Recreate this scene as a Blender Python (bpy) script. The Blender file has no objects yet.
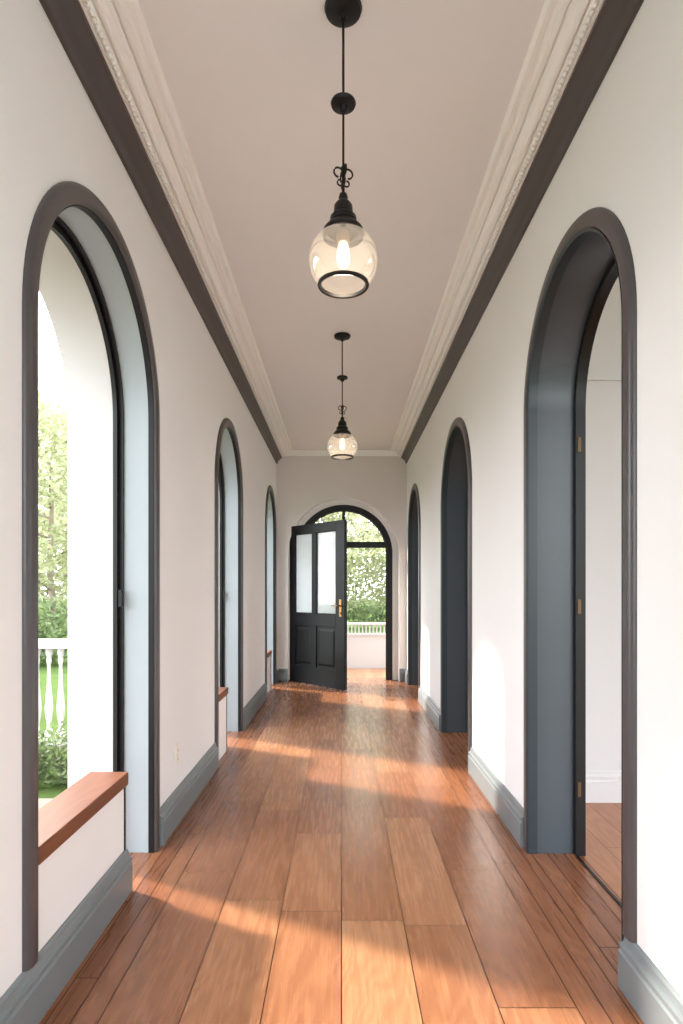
import bpy, bmesh, math, random
from mathutils import Vector, Quaternion
random.seed(11)
scene=bpy.context.scene
W=0.92; CH=1.275; F=620.0
ZC=CH+1.98      # ceiling
YB=8.75         # back wall
Y0=-2.2

# ---------------------------------------------------------------- helpers
def lin(c):
    c=c/255.0
    return c/12.92 if c<=0.04045 else ((c+0.055)/1.055)**2.4
def col(r,g,b): return (lin(r),lin(g),lin(b),1)
def mat(name,rgb,rough=0.5,var=0.04,scale=6.0,bump=0.0,bscale=60,metal=0.0,spec=0.5):
    m=bpy.data.materials.new(name); m.use_nodes=True
    nt=m.node_tree; b=nt.nodes['Principled BSDF']
    c=col(*rgb)
    tc=nt.nodes.new('ShaderNodeTexCoord')
    n=nt.nodes.new('ShaderNodeTexNoise'); n.inputs['Scale'].default_value=scale; n.inputs['Detail'].default_value=4
    nt.links.new(tc.outputs['Object'],n.inputs['Vector'])
    mx=nt.nodes.new('ShaderNodeMix'); mx.data_type='RGBA'
    mx.inputs[6].default_value=tuple(max(0,x*(1-var)) for x in c[:3])+(1,)
    mx.inputs[7].default_value=tuple(min(1,x*(1+var)) for x in c[:3])+(1,)
    nt.links.new(n.outputs['Fac'],mx.inputs[0]); nt.links.new(mx.outputs[2],b.inputs['Base Color'])
    b.inputs['Roughness'].default_value=rough; b.inputs['Metallic'].default_value=metal
    b.inputs['Specular IOR Level'].default_value=spec
    if bump>0:
        n2=nt.nodes.new('ShaderNodeTexNoise'); n2.inputs['Scale'].default_value=bscale; n2.inputs['Detail'].default_value=3
        nt.links.new(tc.outputs['Object'],n2.inputs['Vector'])
        bp=nt.nodes.new('ShaderNodeBump'); bp.inputs['Strength'].default_value=bump; bp.inputs['Distance'].default_value=0.01
        nt.links.new(n2.outputs['Fac'],bp.inputs['Height']); nt.links.new(bp.outputs['Normal'],b.inputs['Normal'])
    return m
def wood(name,dark,mid,light,rough=0.3,axis='Y'):
    m=bpy.data.materials.new(name); m.use_nodes=True
    nt=m.node_tree; L=nt.links; b=nt.nodes['Principled BSDF']
    tc=nt.nodes.new('ShaderNodeTexCoord')
    at=nt.nodes.new('ShaderNodeAttribute'); at.attribute_name='plank'
    sc=nt.nodes.new('ShaderNodeVectorMath'); sc.operation='SCALE'; sc.inputs[0].default_value=(17,31,9)
    L.new(at.outputs['Fac'],sc.inputs['Scale'])
    ad=nt.nodes.new('ShaderNodeVectorMath'); ad.operation='ADD'
    L.new(tc.outputs['Object'],ad.inputs[0]); L.new(sc.outputs[0],ad.inputs[1])
    mp=nt.nodes.new('ShaderNodeMapping')
    mp.inputs['Scale'].default_value=(5.0,1.0,5.0)
    L.new(ad.outputs[0],mp.inputs['Vector'])
    n=nt.nodes.new('ShaderNodeTexNoise'); n.inputs['Scale'].default_value=1.0; n.inputs['Detail'].default_value=1.5; n.inputs['Distortion'].default_value=0.6
    L.new(mp.outputs[0],n.inputs['Vector'])
    mu=nt.nodes.new('ShaderNodeMath'); mu.operation='MULTIPLY'; mu.inputs[1].default_value=26
    L.new(n.outputs['Fac'],mu.inputs[0])
    pp=nt.nodes.new('ShaderNodeMath'); pp.operation='PINGPONG'; pp.inputs[1].default_value=1.0
    L.new(mu.outputs[0],pp.inputs[0])
    mp2=nt.nodes.new('ShaderNodeMapping'); mp2.inputs['Scale'].default_value=(75,3.5,75)
    L.new(ad.outputs[0],mp2.inputs['Vector'])
    n2=nt.nodes.new('ShaderNodeTexNoise'); n2.inputs['Scale'].default_value=1.0; n2.inputs['Detail'].default_value=3
    L.new(mp2.outputs[0],n2.inputs['Vector'])
    a1=nt.nodes.new('ShaderNodeMath'); a1.operation='MULTIPLY_ADD'; a1.inputs[1].default_value=0.21
    L.new(pp.outputs[0],a1.inputs[0])
    m2=nt.nodes.new('ShaderNodeMath'); m2.operation='MULTIPLY'; m2.inputs[1].default_value=0.38
    L.new(n2.outputs['Fac'],m2.inputs[0]); L.new(m2.outputs[0],a1.inputs[2])
    a2=nt.nodes.new('ShaderNodeMath'); a2.operation='MULTIPLY_ADD'; a2.inputs[1].default_value=0.50
    L.new(at.outputs['Fac'],a2.inputs[0]); L.new(a1.outputs[0],a2.inputs[2])
    cr=nt.nodes.new('ShaderNodeValToRGB'); L.new(a2.outputs[0],cr.inputs[0])
    e=cr.color_ramp.elements; e[0].position=0.08; e[0].color=col(*dark); e[1].position=0.98; e[1].color=col(*light)
    k=e.new(0.5); k.color=col(*mid)
    L.new(cr.outputs[0],b.inputs['Base Color'])
    mr=nt.nodes.new('ShaderNodeMapRange'); mr.inputs[3].default_value=rough-0.03; mr.inputs[4].default_value=rough+0.10
    L.new(n2.outputs['Fac'],mr.inputs[0]); L.new(mr.outputs[0],b.inputs['Roughness'])
    bp=nt.nodes.new('ShaderNodeBump'); bp.inputs['Strength'].default_value=0.05; bp.inputs['Distance'].default_value=0.004
    L.new(n2.outputs['Fac'],bp.inputs['Height']); L.new(bp.outputs['Normal'],b.inputs['Normal'])
    return m

M={}
M['wall']=mat('wall_plaster',(243,243,244),0.7,0.012,3,0.04,90)
M['wallback']=mat('wall_plaster_end',(228,223,219),0.75,0.015,3,0.05,90)
M['white']=mat('white_plaster',(238,236,234),0.7,0.01,3,0.04,60)
M['outer']=mat('exterior_plaster',(192,190,188),0.8,0.02,3,0.06,60,spec=0.2)
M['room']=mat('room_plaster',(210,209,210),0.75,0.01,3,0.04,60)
M['ceil']=mat('ceiling_paint',(237,236,237),0.8,0.01,2)
M['crown']=mat('crown_white',(252,252,251),0.4,0.01,8)
M['dark']=mat('dark_taupe_trim',(76,68,68),0.42,0.05,8)
M['arch']=mat('architrave_taupe',(74,70,72),0.32,0.06,8)
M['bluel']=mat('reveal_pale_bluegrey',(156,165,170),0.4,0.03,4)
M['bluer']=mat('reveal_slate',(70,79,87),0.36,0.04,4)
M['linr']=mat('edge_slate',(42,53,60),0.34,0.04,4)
M['base']=mat('baseboard_bluegrey',(120,128,132),0.36,0.03,6)
M['black']=mat('black_paint',(14,14,16),0.40,0.1,10,spec=0.3)
M['doorblk']=mat('door_charcoal',(15,15,18),0.45,0.08,10,spec=0.25)
M['brass']=mat('brass',(150,118,72),0.38,0.08,20,metal=1.0)
M['hinge']=mat('aged_brass',(96,78,56),0.45,0.1,20,metal=0.8)
M['plate']=mat('outlet_plastic',(240,238,232),0.4,0.01,5)
M['sub']=mat('floor_groove',(66,38,26),0.8,0.1,10)
M['floor']=wood('oak_planks',(124,77,52),(156,104,72),(188,136,98),0.235)
M['floorx']=wood('oak_planks_room',(136,84,56),(168,112,76),(192,140,100),0.28)
M['border']=wood('border_wood',(100,59,39),(134,84,57),(164,110,76),0.25)
M['sill']=wood('sill_wood',(94,54,36),(118,70,46),(142,90,62),0.3)
M['stone']=mat('terrace_stone',(116,110,100),0.85,0.08,3,0.2,30,spec=0.05)
M['grass']=mat('lawn',(76,92,52),0.95,0.3,2,0.5,40,spec=0.0)
M['bark']=mat('bark',(140,128,114),0.9,0.3,12,0.6,20)
def leafmat(name,rgb,var=0.35):
    m=bpy.data.materials.new(name); m.use_nodes=True; nt=m.node_tree
    b=nt.nodes['Principled BSDF']; out=nt.nodes['Material Output']
    tc=nt.nodes.new('ShaderNodeTexCoord'); n=nt.nodes.new('ShaderNodeTexNoise'); n.inputs['Scale'].default_value=5
    nt.links.new(tc.outputs['Object'],n.inputs['Vector'])
    cr=nt.nodes.new('ShaderNodeValToRGB'); c=col(*rgb)
    cr.color_ramp.elements[0].position=0.3; cr.color_ramp.elements[1].position=0.7
    cr.color_ramp.elements[0].color=tuple(x*(1-var) for x in c[:3])+(1,)
    cr.color_ramp.elements[1].color=tuple(min(1,x*(1+var)) for x in c[:3])+(1,)
    nt.links.new(n.outputs['Fac'],cr.inputs[0]); nt.links.new(cr.outputs[0],b.inputs['Base Color'])
    b.inputs['Roughness'].default_value=0.6
    t=nt.nodes.new('ShaderNodeBsdfTranslucent'); nt.links.new(cr.outputs[0],t.inputs['Color'])
    mx=nt.nodes.new('ShaderNodeMixShader'); mx.inputs[0].default_value=0.45
    nt.links.new(b.outputs[0],mx.inputs[1]); nt.links.new(t.outputs[0],mx.inputs[2]); nt.links.new(mx.outputs[0],out.inputs[0])
    return m
M['leaf']=leafmat('foliage',(164,168,130),0.3)
M['leaf2']=leafmat('shrub_foliage',(108,124,80))
def glassmat(name,tint,milk,gl=0.12):
    m=bpy.data.materials.new(name); m.use_nodes=True; nt=m.node_tree
    for n in list(nt.nodes):
        if n.type!='OUTPUT_MATERIAL': nt.nodes.remove(n)
    out=[n for n in nt.nodes if n.type=='OUTPUT_MATERIAL'][0]
    tr=nt.nodes.new('ShaderNodeBsdfTransparent'); tr.inputs[0].default_value=(1,0.985,0.96,1)
    tl=nt.nodes.new('ShaderNodeBsdfTranslucent'); tl.inputs[0].default_value=tint
    df=nt.nodes.new('ShaderNodeBsdfDiffuse'); df.inputs[0].default_value=tint
    gs=nt.nodes.new('ShaderNodeBsdfGlossy'); gs.inputs['Roughness'].default_value=0.05
    a=nt.nodes.new('ShaderNodeMixShader'); a.inputs[0].default_value=0.5
    nt.links.new(tl.outputs[0],a.inputs[1]); nt.links.new(df.outputs[0],a.inputs[2])
    b=nt.nodes.new('ShaderNodeMixShader'); b.inputs[0].default_value=milk
    nt.links.new(tr.outputs[0],b.inputs[1]); nt.links.new(a.outputs[0],b.inputs[2])
    lw=nt.nodes.new('ShaderNodeLayerWeight'); lw.inputs[0].default_value=0.35
    mr=nt.nodes.new('ShaderNodeMath'); mr.operation='MULTIPLY'; mr.inputs[1].default_value=gl*3
    nt.links.new(lw.outputs['Facing'],mr.inputs[0])
    c=nt.nodes.new('ShaderNodeMixShader'); nt.links.new(mr.outputs[0],c.inputs[0])
    nt.links.new(b.outputs[0],c.inputs[1]); nt.links.new(gs.outputs[0],c.inputs[2])
    nt.links.new(c.outputs[0],out.inputs[0]); return m
M['globe']=glassmat('seeded_glass',(1,0.94,0.86,1),0.26,0.2)
M['pane']=glassmat('clear_pane',(0.9,0.95,1,1),0.04,0.08)
M['frost']=glassmat('frosted_glass',(0.62,0.65,0.68,1),0.74,0.10)
def emis(name,c,s):
    m=bpy.data.materials.new(name); m.use_nodes=True; b=m.node_tree.nodes['Principled BSDF']
    b.inputs['Base Color'].default_value=c; b.inputs['Emission Color'].default_value=c; b.inputs['Emission Strength'].default_value=s
    return m
M['bulb']=emis('bulb_warm',(1,0.88,0.70,1),0.6)

class MB:
    def __init__(s): s.v=[]; s.f=[]; s.m=[]; s.a=[]
    def add(s,vs,fs,mi=0,a=0.5):
        o=len(s.v); s.v+= [tuple(p) for p in vs]
        for f in fs: s.f.append([i+o for i in f]); s.m.append(mi); s.a.append(a)
    def box(s,x0,x1,y0,y1,z0,z1,mi=0,a=0.5):
        vs=[(x,y,z) for x in (x0,x1) for y in (y0,y1) for z in (z0,z1)]
        s.add(vs,[(0,1,3,2),(4,6,7,5),(0,4,5,1),(2,3,7,6),(0,2,6,4),(1,5,7,3)],mi,a)
    def sweep(s,rings,mi=0,closed=True,cap=True):
        n=len(rings[0]); vs=[p for r in rings for p in r]; fs=[]
        for i in range(len(rings)-1):
            for j in range(n if closed else n-1):
                k=(j+1)%n
                fs.append((i*n+j,i*n+k,(i+1)*n+k,(i+1)*n+j))
        if cap and closed:
            fs.append(tuple(range(n))); fs.append(tuple((len(rings)-1)*n+j for j in range(n)))
        s.add(vs,fs,mi)
    def lathe(s,prof,c=(0,0,0),seg=24,mi=0):
        rings=[]
        for r,z in prof:
            rings.append([(c[0]+r*math.cos(2*math.pi*j/seg),c[1]+r*math.sin(2*math.pi*j/seg),c[2]+z) for j in range(seg)])
        s.sweep(rings,mi,True,False)
    def tube(s,pts,r,seg=10,mi=0,closed=False):
        pts=[Vector(p) for p in pts]; rings=[]
        n=len(pts)
        for i,p in enumerate(pts):
            if closed: t=(pts[(i+1)%n]-pts[i-1])
            else: t=(pts[min(i+1,n-1)]-pts[max(i-1,0)])
            t.normalize(); u=Vector((0,0,1)) if abs(t.z)<0.9 else Vector((1,0,0))
            a=t.cross(u).normalized(); b=t.cross(a)
            rr=r[i] if isinstance(r,(list,tuple)) else r
            rings.append([p+(a*math.cos(2*math.pi*j/seg)+b*math.sin(2*math.pi*j/seg))*rr for j in range(seg)])
        if closed: rings.append(rings[0])
        s.sweep(rings,mi,True,not closed)
    def obj(s,name,mats,parent=None,smooth=35,recalc=True,bevel=0):
        me=bpy.data.meshes.new(name); me.from_pydata(s.v,[],s.f); 
        for m in mats: me.materials.append(M[m])
        for i,p in enumerate(me.polygons): p.material_index=s.m[i]
        at=me.attributes.new('plank','FLOAT','FACE'); at.data.foreach_set('value',s.a)
        if recalc:
            bm=bmesh.new(); bm.from_mesh(me); bmesh.ops.recalc_face_normals(bm,faces=bm.faces); bm.to_mesh(me); bm.free()
        if smooth:
            me.polygons.foreach_set('use_smooth',[True]*len(me.polygons))
            me.set_sharp_from_angle(angle=math.radians(smooth))
        o=bpy.data.objects.new(name,me); scene.collection.objects.link(o)
        if parent: o.parent=parent
        if bevel:
            b=o.modifiers.new('bev','BEVEL'); b.width=bevel; b.segments=2; b.limit_method='ANGLE'
        return o
def empty(name,loc=(0,0,0)):
    e=bpy.data.objects.new(name,None); e.location=loc; e.empty_display_size=0.1; scene.collection.objects.link(e); return e

def mapside(side,base=W): return lambda s,z,d: (side*(base+d),s,z)
def mapback(y=YB): return lambda s,z,d: (s,y+d,z)

NA=40
def arcpts(c,r,zs):
    return [(c-r*math.cos(math.pi*i/NA), zs+r*math.sin(math.pi*i/NA)) for i in range(NA+1)]
def archwall(mb,mp,s0,s1,z0,z1,d0,d1,arches,mi=0,mrev=1,mback=None):
    if mback is None: mback=mi
    arches=sorted(arches); cur=s0
    def quad(a,b,za,zb,za2=None,zb2=None):
        za2=za if za2 is None else za2; 
        for d,m_ in((d0,mi),(d1,mback)):
            mb.add([mp(a,za,d),mp(b,za2,d),mp(b,z1,d),mp(a,z1,d)],[(0,1,2,3)],m_)
    for c,r,zs in arches:
        quad(cur,c-r,z0,z1)
        P=arcpts(c,r,zs)
        for i in range(NA): quad(P[i][0],P[i+1][0],P[i][1],None,P[i+1][1])
        path=[(c-r,z0)]+P+[(c+r,z0)]
        vs=[mp(a,b,d0) for a,b in path]+[mp(a,b,d1) for a,b in path]; n=len(path)
        mb.add(vs,[(i,i+1,n+i+1,n+i) for i in range(n-1)],mrev)
        cur=c+r
    quad(cur,s1,z0,z1)
    for s in (s0,s1): mb.add([mp(s,z0,d0),mp(s,z0,d1),mp(s,z1,d1),mp(s,z1,d0)],[(0,1,2,3)],mi)
    mb.add([mp(s0,z1,d0),mp(s1,z1,d0),mp(s1,z1,d1),mp(s0,z1,d1)],[(0,1,2,3)],mi)
def archring(mb,mp,c,r,zs,za,zb,prof,mi=0):
    rings=[]
    path=[(-1,0,za)]+[(-math.cos(math.pi*i/NA),math.sin(math.pi*i/NA),None) for i in range(NA+1)]+[(1,0,zb)]
    for nx,nz,z in path:
        ring=[]
        for rho,d in prof:
            if z is not None: ring.append(mp(c+nx*(r+rho),z,d))
            else: ring.append(mp(c+nx*(r+rho),zs+nz*(r+rho),d))
        rings.append(ring)
    mb.sweep(rings,mi)

# ---------------------------------------------------------------- arches  (centre, OUTER trim radius, spring z)
TR=0.066
LA=[(2.437,0.652,CH+0.83),(5.095,0.605,CH+0.795),(8.02,0.575,CH+0.785)]
RA=[(2.505,0.575,CH+0.875),(5.01,0.645,CH+0.735),(7.83,0.63,CH+0.72)]
inn=lambda A:[(c,r-TR,z) for c,r,z in A]
LD=0.18; LD2=0.40; RD=0.235

mb=MB(); archwall(mb,mapside(-1),Y0,YB+0.5,0,ZC+0.05,0,LD,inn(LA),0,1)
mb.obj('wall_left',['wall','bluel'])
mb=MB(); archwall(mb,mapside(-1),Y0,YB+0.5,-0.1,ZC+0.05,LD+0.002,LD2,[(c,r-TR-0.035,z) for c,r,z in LA],0,0)
mb.obj('wall_left_outer',['outer'])
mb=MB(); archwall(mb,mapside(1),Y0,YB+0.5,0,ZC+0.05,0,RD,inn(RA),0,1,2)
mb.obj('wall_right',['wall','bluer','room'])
# end wall
DC=0.03; DS=CH+0.535
mb=MB(); archwall(mb,mapback(),-W+0.0,W,0,ZC+0.05,0,0.13,[(DC,0.78,DS)],0,1)
archwall(mb,mapback(),-W,W,0,ZC+0.05,0.131,0.30,[(DC,0.70,DS)],1,1)
mb.obj('wall_back',['wallback','white'])

# architraves
prof=[(0.0,0.0),(0.0,-0.010),(0.003,-0.016),(0.010,-0.020),(0.022,-0.021),(0.045,-0.021),(0.057,-0.018),(0.063,-0.012),(TR,-0.006),(TR,0.0)]
liner=[(-0.006,-0.006),(-0.006,0.02),(0.003,0.02),(0.003,-0.008)]
linerR=[(-0.008,-0.014),(-0.008,0.03),(0.003,0.03),(0.003,-0.020)]
BH=0.178
def archset(side,A,n):
    for i,(c,r,zs) in enumerate(A):
        e=empty('window_%d'%(n+i) if side<0 else 'doorway_arch' if i==0 else 'doorway_arch.%03d'%i)
        mp=mapside(side)
        za=BH if i==0 else 0.001
        mb=MB(); archring(mb,mp,c,r-TR,zs,za,0.001,prof,0); mb.obj('architrave',['arch'],e)
        mb=MB(); archring(mb,mp,c,r-TR,zs,0.001,0.001,liner if side<0 else linerR,0); mb.obj('edge_bead',['black' if side<0 else 'linr'],e)
        if side<0:
            mb=MB(); archring(mb,mp,c,r-TR-0.001,zs,0.001,0.001,[(-0.040,LD-0.020),(-0.040,LD-0.001),(0.0,LD-0.001),(0.0,LD-0.020)],0)
            archring(mb,mp,c,r-TR-0.001,zs,0.001,0.001,[(-0.012,LD-0.040),(-0.012,LD-0.021),(0.0,LD-0.021),(0.0,LD-0.040)],0)
            s=c+r-TR-0.02
            mb.box(side*(W+LD-0.045),side*(W+LD-0.03),s-0.03,s-0.012,1.20,1.28,0)
            mb.obj('window_frame',['black'],e)
        else:
            mb=MB(); archring(mb,mp,c,r-TR-0.001,zs,0.001,0.001,[(-0.03,RD-0.028),(-0.03,RD+0.02),(0.0,RD+0.02),(0.0,RD-0.028)],0)
            mb.obj('door_stop',['black'],e)
            mb=MB(); s=c+r-TR-0.031
            for z in (0.32,1.20,1.98):
                mb.box(side*(W+RD-0.016),side*(W+RD-0.003),s-0.003,s-0.0005,z-0.034,z+0.034,0)
                mb.tube([(side*(W+RD-0.018),s-0.003,z-0.036),(side*(W+RD-0.018),s-0.003,z+0.036)],0.003,8)
            mb.obj('hinges',['hinge'],e)
archset(-1,LA,1); archset(1,RA,1)

# low parapets with timber sill within left windows
ends=[2.64,4.97,8.10]
for i,(c,r,zs) in enumerate(LA):
    a=c-r+TR+0.008; b=ends[i]
    e=empty('window_ledge' if i==0 else 'window_ledge.%03d'%i)
    mb=MB(); mb.box(-W-0.13,-W+0.0,a,b-0.02,0.0,0.450,0); mb.obj('parapet',['wall'],e)
    mb=MB(); mb.box(-W-0.15,-W+0.014,a,b,0.451,0.506,0,0.4); mb.obj('sill_board',['sill'],e,bevel=0.004)
    mb=MB(); mb.box(-W-0.13,-W+0.004,b-0.019,b-0.008,0.0,0.450,0); mb.obj('end_strip',['black'],e)

# baseboards
bp=[(0,0),(0.028,0),(0.030,0.004),(0.030,0.118),(0.024,0.124),(0.024,0.132),(0.027,0.134),(0.027,0.143),(0.016,0.150),(0.012,0.160),(0.012,0.170),(0.006,BH),(0,BH)]
def baseb(name,side,segs,m='base',x=W):
    mb=MB()
    for a,b in segs:
        mb.sweep([[(side*(x-d-0.0005),y,z+0.0005) for d,z in bp] for y in (a,b)])
    mb.obj(name,[m],smooth=25)
g=0.002
baseb('baseboard_left',-1,[(Y0,ends[0]),(LA[0][0]+LA[0][1]+g,LA[1][0]-LA[1][1]-g),(LA[1][0]+LA[1][1]+g,LA[2][0]-LA[2][1]-g),(LA[2][0]+LA[2][1]+g,YB)])
baseb('baseboard_right',1,[(Y0,RA[0][0]-RA[0][1]+TR),(RA[0][0]+RA[0][1]+g,RA[1][0]-RA[1][1]-g),(RA[1][0]+RA[1][1]+g,RA[2][0]-RA[2][1]-g),(RA[2][0]+RA[2][1]+g,YB)])
mb=MB()
for a,b in((-W+0.03,DC-0.79),(DC+0.79,W-0.03)):
    mb.sweep([[(x,YB-d-0.0005,z+0.0005) for d,z in bp] for x in (a,b)])
mb.obj('baseboard_back',['base'])

# crown mouldings
R=CH
dk=[(0,1.795),(0.014,1.795),(0.020,1.806),(0.022,1.825),(0.034,1.842),(0.055,1.858),(0.066,1.872),(0.078,1.876),(0.078,1.892),(0,1.892)]
cr=[(0,1.893),(0.086,1.893),(0.088,1.900),(0.098,1.902),(0.112,1.904),(0.112,1.922),(0.120,1.922),(0.120,1.912),(0.130,1.912),(0.134,1.926),(0.146,1.938),(0.160,1.944),(0.160,1.960),(0.168,1.960),(0.168,1.952),(0.184,1.954),(0.188,1.966),(0.200,1.972),(0.208,1.972),(0.208,1.964),(0.224,1.964),(0.230,1.974),(0.238,1.981),(0,1.981)]
for side,nm in((-1,'trim_1'),(1,'trim_2')):
    e=empty(nm)
    mb=MB(); mb.sweep([[(side*(W-d-0.0005),y,R+z) for d,z in dk] for y in (Y0,YB)]); mb.obj('picture_rail',['dark'],e)
    mb=MB(); mb.sweep([[(side*(W-d-0.0005),y,R+z-0.0015) for d,z in cr] for y in (Y0,YB)]); mb.obj('cove',['crown'],e,smooth=0)
    mb=MB(); y=Y0+0.02
    sp=[(0.0001,-0.010),(0.0075,-0.0065),(0.0105,0),(0.0075,0.0065),(0.0001,0.010)]
    while y<YB-0.02:
        mb.lathe(sp,(side*(W-0.100),y,R+1.896),8); y+=0.027
    mb.obj('beading',['crown'],e,60)
mb=MB(); bc=[(0,1.905),(0.012,1.905),(0.018,1.93),(0.03,1.945),(0.034,1.962),(0.05,1.965),(0.05,1.979),(0,1.979)]
mb.sweep([[(x,YB-d-0.0005,R+z) for d,z in bc] for x in (-W+0.1,W-0.1)]); mb.obj('trim_3',['crown'])

# ceiling
mb=MB(); mb.box(-W-LD2,4.6,Y0,YB+0.5,ZC,ZC+0.2); mb.obj('ceiling',['ceil'])

# floor planks
def planks(mb,x0,x1,y0,y1,w,lmin,lmax,gap=0.0022,axis='Y',mi=0,z=0.0,lo=0.0,hi=1.0):
    n=max(1,round((x1-x0)/w)) ; w=(x1-x0)/n
    for i in range(n):
        a=x0+i*w; y=y0-random.random()*lmax
        while y<y1:
            l=random.uniform(lmin,lmax); c=max(y,y0); d=min(y+l,y1)
            if d>c+0.01:
                if axis=='Y': q=(a+gap/2,a+w-gap/2,c+gap/2,d-gap/2)
                else: q=(c+gap/2,d-gap/2,a+gap/2,a+w-gap/2)
                mb.add([(q[0],q[2],z),(q[1],q[2],z),(q[1],q[3],z),(q[0],q[3],z)],[(0,1,2,3)],mi,random.uniform(lo,hi))
            y+=l
mb=MB()
BW=0.70
planks(mb,-BW-0.02,BW+0.02,Y0,YB+0.35,0.24,0.75,1.4,mi=0,gap=0.0036)
for side in(-1,1):
    for k,(a,b) in enumerate([(BW+0.02,0.80),(0.80,0.875),(0.875,W+0.0)]):
        x0,x1=(a,b) if side>0 else (-b,-a)
        planks(mb,x0,x1,Y0,YB,b-a,1.6,2.4,gap=0.004,mi=1,lo=0.3,hi=0.9)
planks(mb,-W-LD2,-W,Y0,YB,0.1,1.5,2.2,mi=1)
planks(mb,W,W+RD,Y0,YB,0.08,1.2,2.0,mi=1,gap=0.004)
planks(mb,W+RD,4.5,Y0,YB,0.16,0.9,1.6,mi=2)
mb.box(-W-LD2,4.6,Y0,YB+0.35,-0.08,-0.003,3)
mb.obj('floor',['floor','border','floorx','sub'],recalc=False,smooth=0)
mb=MB()
for c,r,zs in RA: mb.box(W+RD-0.03,W+RD-0.018,c-r+TR+0.04,c+r-TR-0.04,0.0005,0.005)
mb.obj('threshold_strip',['black'])

# side rooms (right)
for n_,(ya,yb) in enumerate([(3.75,3.87),(6.55,6.67)]):
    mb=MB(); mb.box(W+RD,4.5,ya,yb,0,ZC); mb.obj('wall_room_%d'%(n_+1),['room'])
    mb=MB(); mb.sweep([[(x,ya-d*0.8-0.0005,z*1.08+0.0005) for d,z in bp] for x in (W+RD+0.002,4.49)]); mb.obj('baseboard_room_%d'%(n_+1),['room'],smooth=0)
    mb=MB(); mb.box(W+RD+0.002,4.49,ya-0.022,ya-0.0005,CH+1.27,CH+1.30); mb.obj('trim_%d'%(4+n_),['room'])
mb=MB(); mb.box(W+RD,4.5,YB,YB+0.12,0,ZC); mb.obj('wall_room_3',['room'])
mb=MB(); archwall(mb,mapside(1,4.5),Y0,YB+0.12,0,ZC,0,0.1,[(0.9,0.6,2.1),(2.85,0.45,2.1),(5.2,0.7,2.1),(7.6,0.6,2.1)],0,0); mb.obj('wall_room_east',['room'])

# outlet
e=empty('power_outlet',(-W+0.0,3.45,0.365))
mb=MB(); mb.box(0.0005,0.007,-0.036,0.036,-0.058,0.058); mb.obj('plate',['plate'],e,bevel=0.002)
mb=MB()
for z in(-0.024,0.024):
    mb.box(0.007,0.0095,-0.018,0.018,z-0.016,z+0.016,0)
    for yy in(-0.007,0.007): mb.box(0.0096,0.0099,yy-0.0015,yy+0.0015,z-0.006,z+0.006,1)
mb.obj('sockets',['plate','black'],e)

# ---------------------------------------------------------------- door frame and door
e=empty('door_frame')
mb=MB(); mp=mapback()
archring(mb,mp,DC,0.62,DS,0.001,0.001,[(0,0.12),(0,0.18),(0.079,0.18),(0.079,0.12)])
archring(mb,mp,DC,0.605,DS,0.001,0.001,[(0,0.14),(0,0.165),(0.0145,0.165),(0.0145,0.14)])
tz=CH+0.66
mb.box(DC-0.62,DC+0.62,YB+0.125,YB+0.175,tz-0.04,tz+0.045)
mb.box(DC-0.022,DC+0.022,YB+0.13,YB+0.17,tz+0.045,DS+0.615)
mb.obj('arched_frame',['black'],e)
mb=MB(); pts=[(DC-0.59*math.cos(math.pi*i/30),DS+0.6*math.sin(math.pi*i/30)) for i in range(31)]
pts=[(x,z) for x,z in pts if z>tz+0.046]
vs=[(x,YB+0.15,z) for x,z in pts]+[(pts[-1][0],YB+0.15,tz+0.046),(pts[0][0],YB+0.15,tz+0.046)]
mb.add(vs,[tuple(range(len(vs)))]); mb.obj('transom_glass',['pane'],e)

hx,hy=-0.70,YB+0.06
dx_,dy_=0.072,7.93
door=empty('door_1',(hx,hy,0.006))
ang=math.atan2(dy_-hy,dx_-hx)
door.rotation_euler=(0,0,ang)
DWd=math.hypot(dy_-hy,dx_-hx); DH=2.18; T=0.045
mb=MB()
xs=[(0.0,0.12),(0.505,0.59),(DWd-0.17,DWd)]
mb.box(xs[0][0],xs[0][1],-T,0,0,DH); mb.box(xs[2][0],xs[2][1],-T,0,0,DH)
mb.box(0.12,DWd-0.17,-T,0,0,0.24); mb.box(0.12,DWd-0.17,-T,0,0.80,0.96); mb.box(0.12,DWd-0.17,-T,0,2.06,DH)
mb.box(xs[1][0],xs[1][1],-T,0,0.24,0.80); mb.box(xs[1][0],xs[1][1],-T,0,0.96,2.06)
mb.obj('leaf_frame',['doorblk'],door,bevel=0.003)
mb=MB()
for a,b in((0.12,0.505),(0.59,DWd-0.17)):
    mb.box(a,b,-T+0.014,-0.014,0.24,0.80)
    for sgn,y0_,y1_ in((1,-T+0.014,-T+0.003),(2,-0.014,-0.003)):
        i=0.035;j=0.06
        ring=lambda ins,y:[(a+ins,y,0.24+ins),(b-ins,y,0.24+ins),(b-ins,y,0.80-ins),(a+ins,y,0.80-ins)]
        mb.sweep([ring(i,y0_),ring(j,y1_)])
    for z0_,z1_ in((0.96,2.06),):
        for q in((a,a+0.014,z0_,z1_),(b-0.014,b,z0_,z1_),(a,b,z0_,z0_+0.014),(a,b,z1_-0.014,z1_)):
            mb.box(q[0],q[1],-T+0.006,-0.006,q[2],q[3])
mb.obj('panels',['doorblk'],door,smooth=0)
mb=MB()
for a,b in((0.134,0.491),(0.604,DWd-0.184)): mb.box(a,b,-T/2-0.004,-T/2+0.004,0.974,2.046)
mb.obj('frosted_panes',['frost'],door)
mb=MB(); hxk=DWd-0.075
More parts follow.
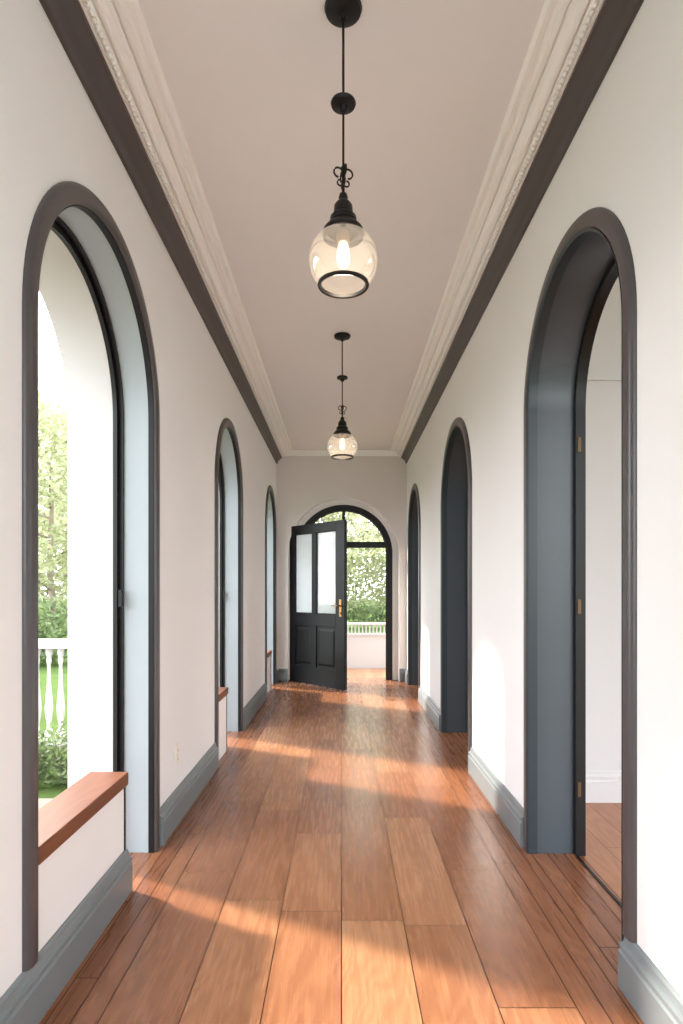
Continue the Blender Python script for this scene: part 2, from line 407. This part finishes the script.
for sg in(-1,1):
    yb=-T if sg<0 else 0.0
    y1=yb+sg*0.008
    mb.box(hxk-0.022,hxk+0.022,min(yb,y1),max(yb,y1),0.94,1.16)
    mb.tube([(hxk,y1,1.08),(hxk,y1+sg*0.045,1.08)],0.010,10)
    mb.tube([(hxk,y1+sg*0.045,1.08),(hxk-0.04,y1+sg*0.05,1.082),(hxk-0.12,y1+sg*0.045,1.078)],0.009,10)
    mb.tube([(hxk,y1,0.985),(hxk,y1+sg*0.012,0.985)],0.011,12)
mb.obj('lever_handle',['brass'],door,bevel=0.001)
mb=MB()
for z in(0.25,1.1,1.95): mb.tube([(-0.004,0.004,z-0.05),(-0.004,0.004,z+0.05)],0.008,10)
mb.obj('door_hinges',['black'],door)

# ---------------------------------------------------------------- pendants
def pendant(idx,y):
    e=empty('pendant_lamp' if idx==0 else 'pendant_lamp.%03d'%idx,(0.006,y,ZC))
    zb=-(1.98-0.985)
    zc=zb+0.135
    mb=MB()
    mb.lathe([(0.0001,0),(0.062,0),(0.064,-0.006),(0.060,-0.018),(0.040,-0.027),(0.014,-0.032),(0.010,-0.045),(0.0001,-0.045)],(0,0,-0.001),36)
    zm=-0.325
    mb.lathe([(0.0001,0.012),(0.012,0.010),(0.016,0.006),(0.040,0.003),(0.043,-0.004),(0.040,-0.012),(0.016,-0.018),(0.012,-0.032),(0.0001,-0.034)],(0,0,zm),32)
    mb.obj('canopy',['black'],e)
    mb=MB(); mb.tube([(0,0,-0.04),(0,0,zm)],0.0045,10); mb.tube([(0,0,zm-0.03),(0,0,-0.62)],0.004,10)
    mb.obj('rod',['black'],e)
    mb=MB(); oz=-0.565
    for k in range(4):
        a=k*math.pi/2+0.3
        pts=[]
        for t in range(15):
            th=-math.pi/2+t/14*1.75*math.pi; rr=0.016
            u=0.017+rr*math.cos(th)*1.0; zz=rr*math.sin(th)
            pts.append((u*math.cos(a),u*math.sin(a),oz+zz))
        mb.tube(pts,0.0032,6)
        pts=[]
        for t in range(12):
            th=math.pi/2-t/11*1.6*math.pi; rr=0.010
            u=0.011+rr*math.cos(th); zz=rr*math.sin(th)
            pts.append((u*math.cos(a),u*math.sin(a),oz-0.034+zz))
        mb.tube(pts,0.0028,6)
    mb.lathe([(0.0001,0.008),(0.007,0.004),(0.008,0),(0.006,-0.006),(0.0001,-0.009)],(0,0,oz+0.018),14)
    mb.tube([(0,0,oz+0.02),(0,0,oz-0.07)],0.005,8)
    mb.obj('scroll_ornament',['black'],e)
    mb=MB(); zt=zc+0.095
    cap=[(0.0001,0.110),(0.012,0.108),(0.016,0.098),(0.014,0.090),(0.022,0.084),(0.031,0.074),(0.033,0.050),(0.044,0.042),(0.046,0.030),(0.042,0.026),(0.054,0.019),(0.067,0.007),(0.070,-0.004),(0.068,-0.018),(0.060,-0.018),(0.056,0.0),(0.0001,0.004)]
    mb.lathe([(r,z*1.2 if z>0.005 else z) for r,z in cap],(0,0,zt),36)
    mb.obj('socket_cap',['black'],e)
    mb=MB(); mb.lathe([(0.022,0),(0.024,-0.02),(0.020,-0.035),(0.0001,-0.035)],(0,0,zt),20); mb.obj('lamp_holder',['brass'],e)
    mb=MB()
    pr=[(0.054,zt-0.004)]
    a0=math.asin(min(1,(zt-0.012-zc)/0.105))
    for i in range(25):
        th=a0-(a0+math.radians(52))*i/24
        rr=0.117*math.cos(th)**0.9; zz=zc+0.105*math.sin(th)
        pr.append((max(rr,0.054),zz))
    rb=pr[-1][0]; zbb=pr[-1][1]
    mb.lathe(pr,(0,0,0),48); mb.obj('glass_globe',['globe'],e,smooth=80)
    mb=MB(); n=48; rb+=0.006
    mb.lathe([(rb-0.008,0.003),(rb+0.004,0.005),(rb+0.006,-0.003),(rb+0.002,-0.008),(rb-0.005,-0.006),(rb-0.008,0.003)],(0,0,zbb),n)
    mb.obj('rim_ring',['black'],e)
    mb=MB(); mb.lathe([(0.0001,-0.030),(0.014,-0.034),(0.019,-0.05),(0.023,-0.075),(0.023,-0.095),(0.016,-0.115),(0.0001,-0.122)],(0,0,zt),20)
    mb.obj('bulb',['bulb'],e,smooth=80)
pendant(0,2.10); pendant(1,4.80)

# ---------------------------------------------------------------- outdoors
mb=MB(); mb.box(-60,60,-30,90,-0.5,-0.12); mb.obj('lawn_ground',['grass'])
mb=MB(); mb.box(-5.2,-W-LD2-0.001,-6,3.9,-0.119,-0.03); mb.box(-5.2,-W-LD2-0.001,4.9,5.5,-0.119,-0.03); mb.box(-1.62,-W-LD2-0.001,3.9,4.9,-0.119,-0.03); mb.obj('terrace_paving',['stone'])
mb=MB(); mb.box(-3,3,YB+0.36,YB+1.75,-0.119,-0.085); planks(mb,-3,3,YB+0.355,YB+1.5,0.14,1,2,mi=1,z=-0.006); mb.box(-3,3,YB+0.355,YB+1.5,-0.084,-0.009,2); mb.obj('porch_floor',['stone','floorx','sub'],recalc=False,smooth=0)
def baluster(mb,x,y,z0,h):
    p=[(0.0001,0),(0.03,0),(0.03,0.06),(0.018,0.08),(0.016,0.12),(0.028,0.22),(0.034,0.32),(0.026,0.45),(0.016,0.6),(0.014,0.8),(0.022,0.86),(0.018,0.9),(0.028,0.93),(0.028,1.0),(0.0001,1.0)]
    mb.lathe([(r,z*h) for r,z in p],(x,y,z0),12)
def balustrade(name,x0,x1,y,z0,h,step=0.10,post=True):
    mb=MB()
    mb.box(x0,x1,y-0.07,y+0.07,z0,z0+0.07); mb.box(x0,x1,y-0.08,y+0.08,z0+h-0.07,z0+h)
    x=x0+step/2
    while x<x1: baluster(mb,x,y,z0+0.07,h-0.14); x+=step
    if post:
        for xx in (x0,x1): mb.box(xx-0.1,xx+0.1,y-0.1,y+0.1,z0,z0+h+0.06); mb.box(xx-0.13,xx+0.13,y-0.13,y+0.13,z0+h+0.06,z0+h+0.11)
    return mb.obj(name,['outer'])
balustrade('balustrade',-4.95,-1.6,5.3,-0.03,0.89)
mb=MB(); py=YB+1.58
mb.box(-3,3,py-0.06,py+0.06,-0.02,0.54); mb.box(-3,3,py-0.08,py+0.08,0.54,0.57); mb.box(-3,3,py-0.05,py+0.05,0.71,0.75)
x=-2.95
while x<3:
    mb.box(x-0.012,x+0.012,py-0.012,py+0.012,0.57,0.71); x+=0.06
mb.obj('porch_parapet',['outer'])

def leaves(mb,centers,n,size,mi=1):
    for _ in range(n):
        c,r=random.choice(centers)
        d=Vector((random.gauss(0,1),random.gauss(0,1),random.gauss(0,1))).normalized()*r*random.random()**0.4
        p=Vector(c)+d
        if p.z<size*1.5: p.z=size*1.5
        u=Vector((random.gauss(0,1),random.gauss(0,1),random.gauss(0,1))).normalized()
        v=u.orthogonal().normalized(); s=size*random.uniform(0.6,1.3)
        mb.add([p-u*s,p+v*s*0.42,p+u*s,p-v*s*0.42],[(0,1,2,3)],mi)
def tree(name,loc,h,spread,n,seed,size=0.09,tr=1.0):
    random.seed(seed); mb=MB(); cs=[]
    pts=[(0,0,0.0),(0.05,0.02,h*0.2),(-0.03,0.05,h*0.4),(0.05,0,h*0.62),(0.0,0.05,h*0.85)]
    mb.tube(pts,[0.13*tr,0.10*tr,0.085*tr,0.06*tr,0.02],9,0)
    for k in range(18):
        t=0.18+0.7*k/17; z=h*t; a=k*2.4; L=spread*(1.15-0.75*abs(t-0.45)*1.6)
        e1=Vector((math.cos(a)*L,math.sin(a)*L,z+h*0.13))
        mid=Vector((math.cos(a)*L*0.5,math.sin(a)*L*0.5,z+h*0.04))
        mb.tube([(0,0,z),mid,e1],[0.045*tr,0.028*tr,0.01],6,0)
        cs.append((tuple(e1),spread*0.42)); cs.append((tuple(mid+Vector((0,0,0.2))),spread*0.34))
    cs.append(((0,0,h*0.95),spread*0.5))
    leaves(mb,cs,n,size)
    o=mb.obj(name,['bark','leaf'],smooth=0,recalc=False); o.location=(loc[0],loc[1],-0.118); return o
tree('garden_tree',(-6.3,13.4,0),5.4,1.5,7500,1,0.085,0.7)
tree('garden_tree.001',(-9.0,18.0,0),7,2.3,7000,2,0.13)
tree('garden_tree.002',(1.7,16.5,0),4.8,1.7,7500,3,0.085,0.55)
tree('garden_tree.003',(-0.6,19.0,0),5.6,2.0,7000,4,0.11,0.6)
tree('garden_tree.004',(3.4,20.0,0),5.6,2.0,6000,5,0.12)
def shrub(name,boxes,n,size,loc):
    mb=MB(); cs=[]
    for c,r in boxes:
        cs.append((c,r))
        for k in range(5):
            a=k*1.3; mb.tube([(c[0],c[1],0),(c[0]+math.cos(a)*r*0.5,c[1]+math.sin(a)*r*0.5,c[2]+r*0.4)],[0.012,0.004],5,0)
    leaves(mb,cs,n,size); o=mb.obj(name,['bark','leaf2'],smooth=0,recalc=False); o.location=loc
random.seed(5)
shrub('flowerbed_shrub',[((x*0.30,random.uniform(-0.1,0.1),0.20),0.25) for x in range(-4,5)],8000,0.026,(-3.2,4.4,-0.118))
shrub('hedge',[((x*0.8,random.uniform(-0.2,0.2),0.7),0.75) for x in range(-14,15)],16000,0.09,(0.0,23.0,-0.118))
shrub('hedge.001',[((x*0.7,random.uniform(-0.2,0.2),0.6),0.7) for x in range(-5,4)],9000,0.07,(-7.6,11.6,-0.118))

# ---------------------------------------------------------------- light
w=bpy.data.worlds.new('World'); scene.world=w; w.use_nodes=True
nt=w.node_tree; bg=nt.nodes['Background']
tc=nt.nodes.new('ShaderNodeTexCoord'); sx=nt.nodes.new('ShaderNodeSeparateXYZ'); nt.links.new(tc.outputs['Generated'],sx.inputs[0])
crw=nt.nodes.new('ShaderNodeValToRGB'); nt.links.new(sx.outputs['Z'],crw.inputs[0])
crw.color_ramp.elements[0].color=(0.95,0.97,1,1); crw.color_ramp.elements[1].color=(0.84,0.92,1,1); crw.color_ramp.elements[1].position=0.8
nt.links.new(crw.outputs[0],bg.inputs['Color']); bg.inputs['Strength'].default_value=4.7
sun=bpy.data.lights.new('sun','SUN'); sun.energy=6.0; sun.color=(1,0.90,0.77); sun.angle=math.radians(3.5)
so=bpy.data.objects.new('sun',sun); scene.collection.objects.link(so)
so.rotation_mode='QUATERNION'; so.rotation_quaternion=Vector((2.3,-1.25,-1.75)).to_track_quat('-Z','Y')
for i,y in enumerate((2.10,4.80)):
    l=bpy.data.lights.new('bulb_light','POINT'); l.energy=1.2; l.color=(1,0.8,0.6); l.shadow_soft_size=0.03
    o=bpy.data.objects.new('bulb_light',l); o.location=(0.006,y,CH+1.03); scene.collection.objects.link(o)

cam=bpy.data.cameras.new('camera'); co=bpy.data.objects.new('camera',cam); scene.collection.objects.link(co)
co.location=(0,0,CH); co.rotation_euler=(math.radians(90),0,0)
cam.sensor_fit='AUTO'; cam.sensor_width=36; cam.lens=36*F/1024; cam.shift_y=79/1024; cam.clip_start=0.02; cam.clip_end=300
scene.camera=co
scene.view_settings.view_transform='Standard'; scene.view_settings.look='None'; scene.view_settings.exposure=0.7
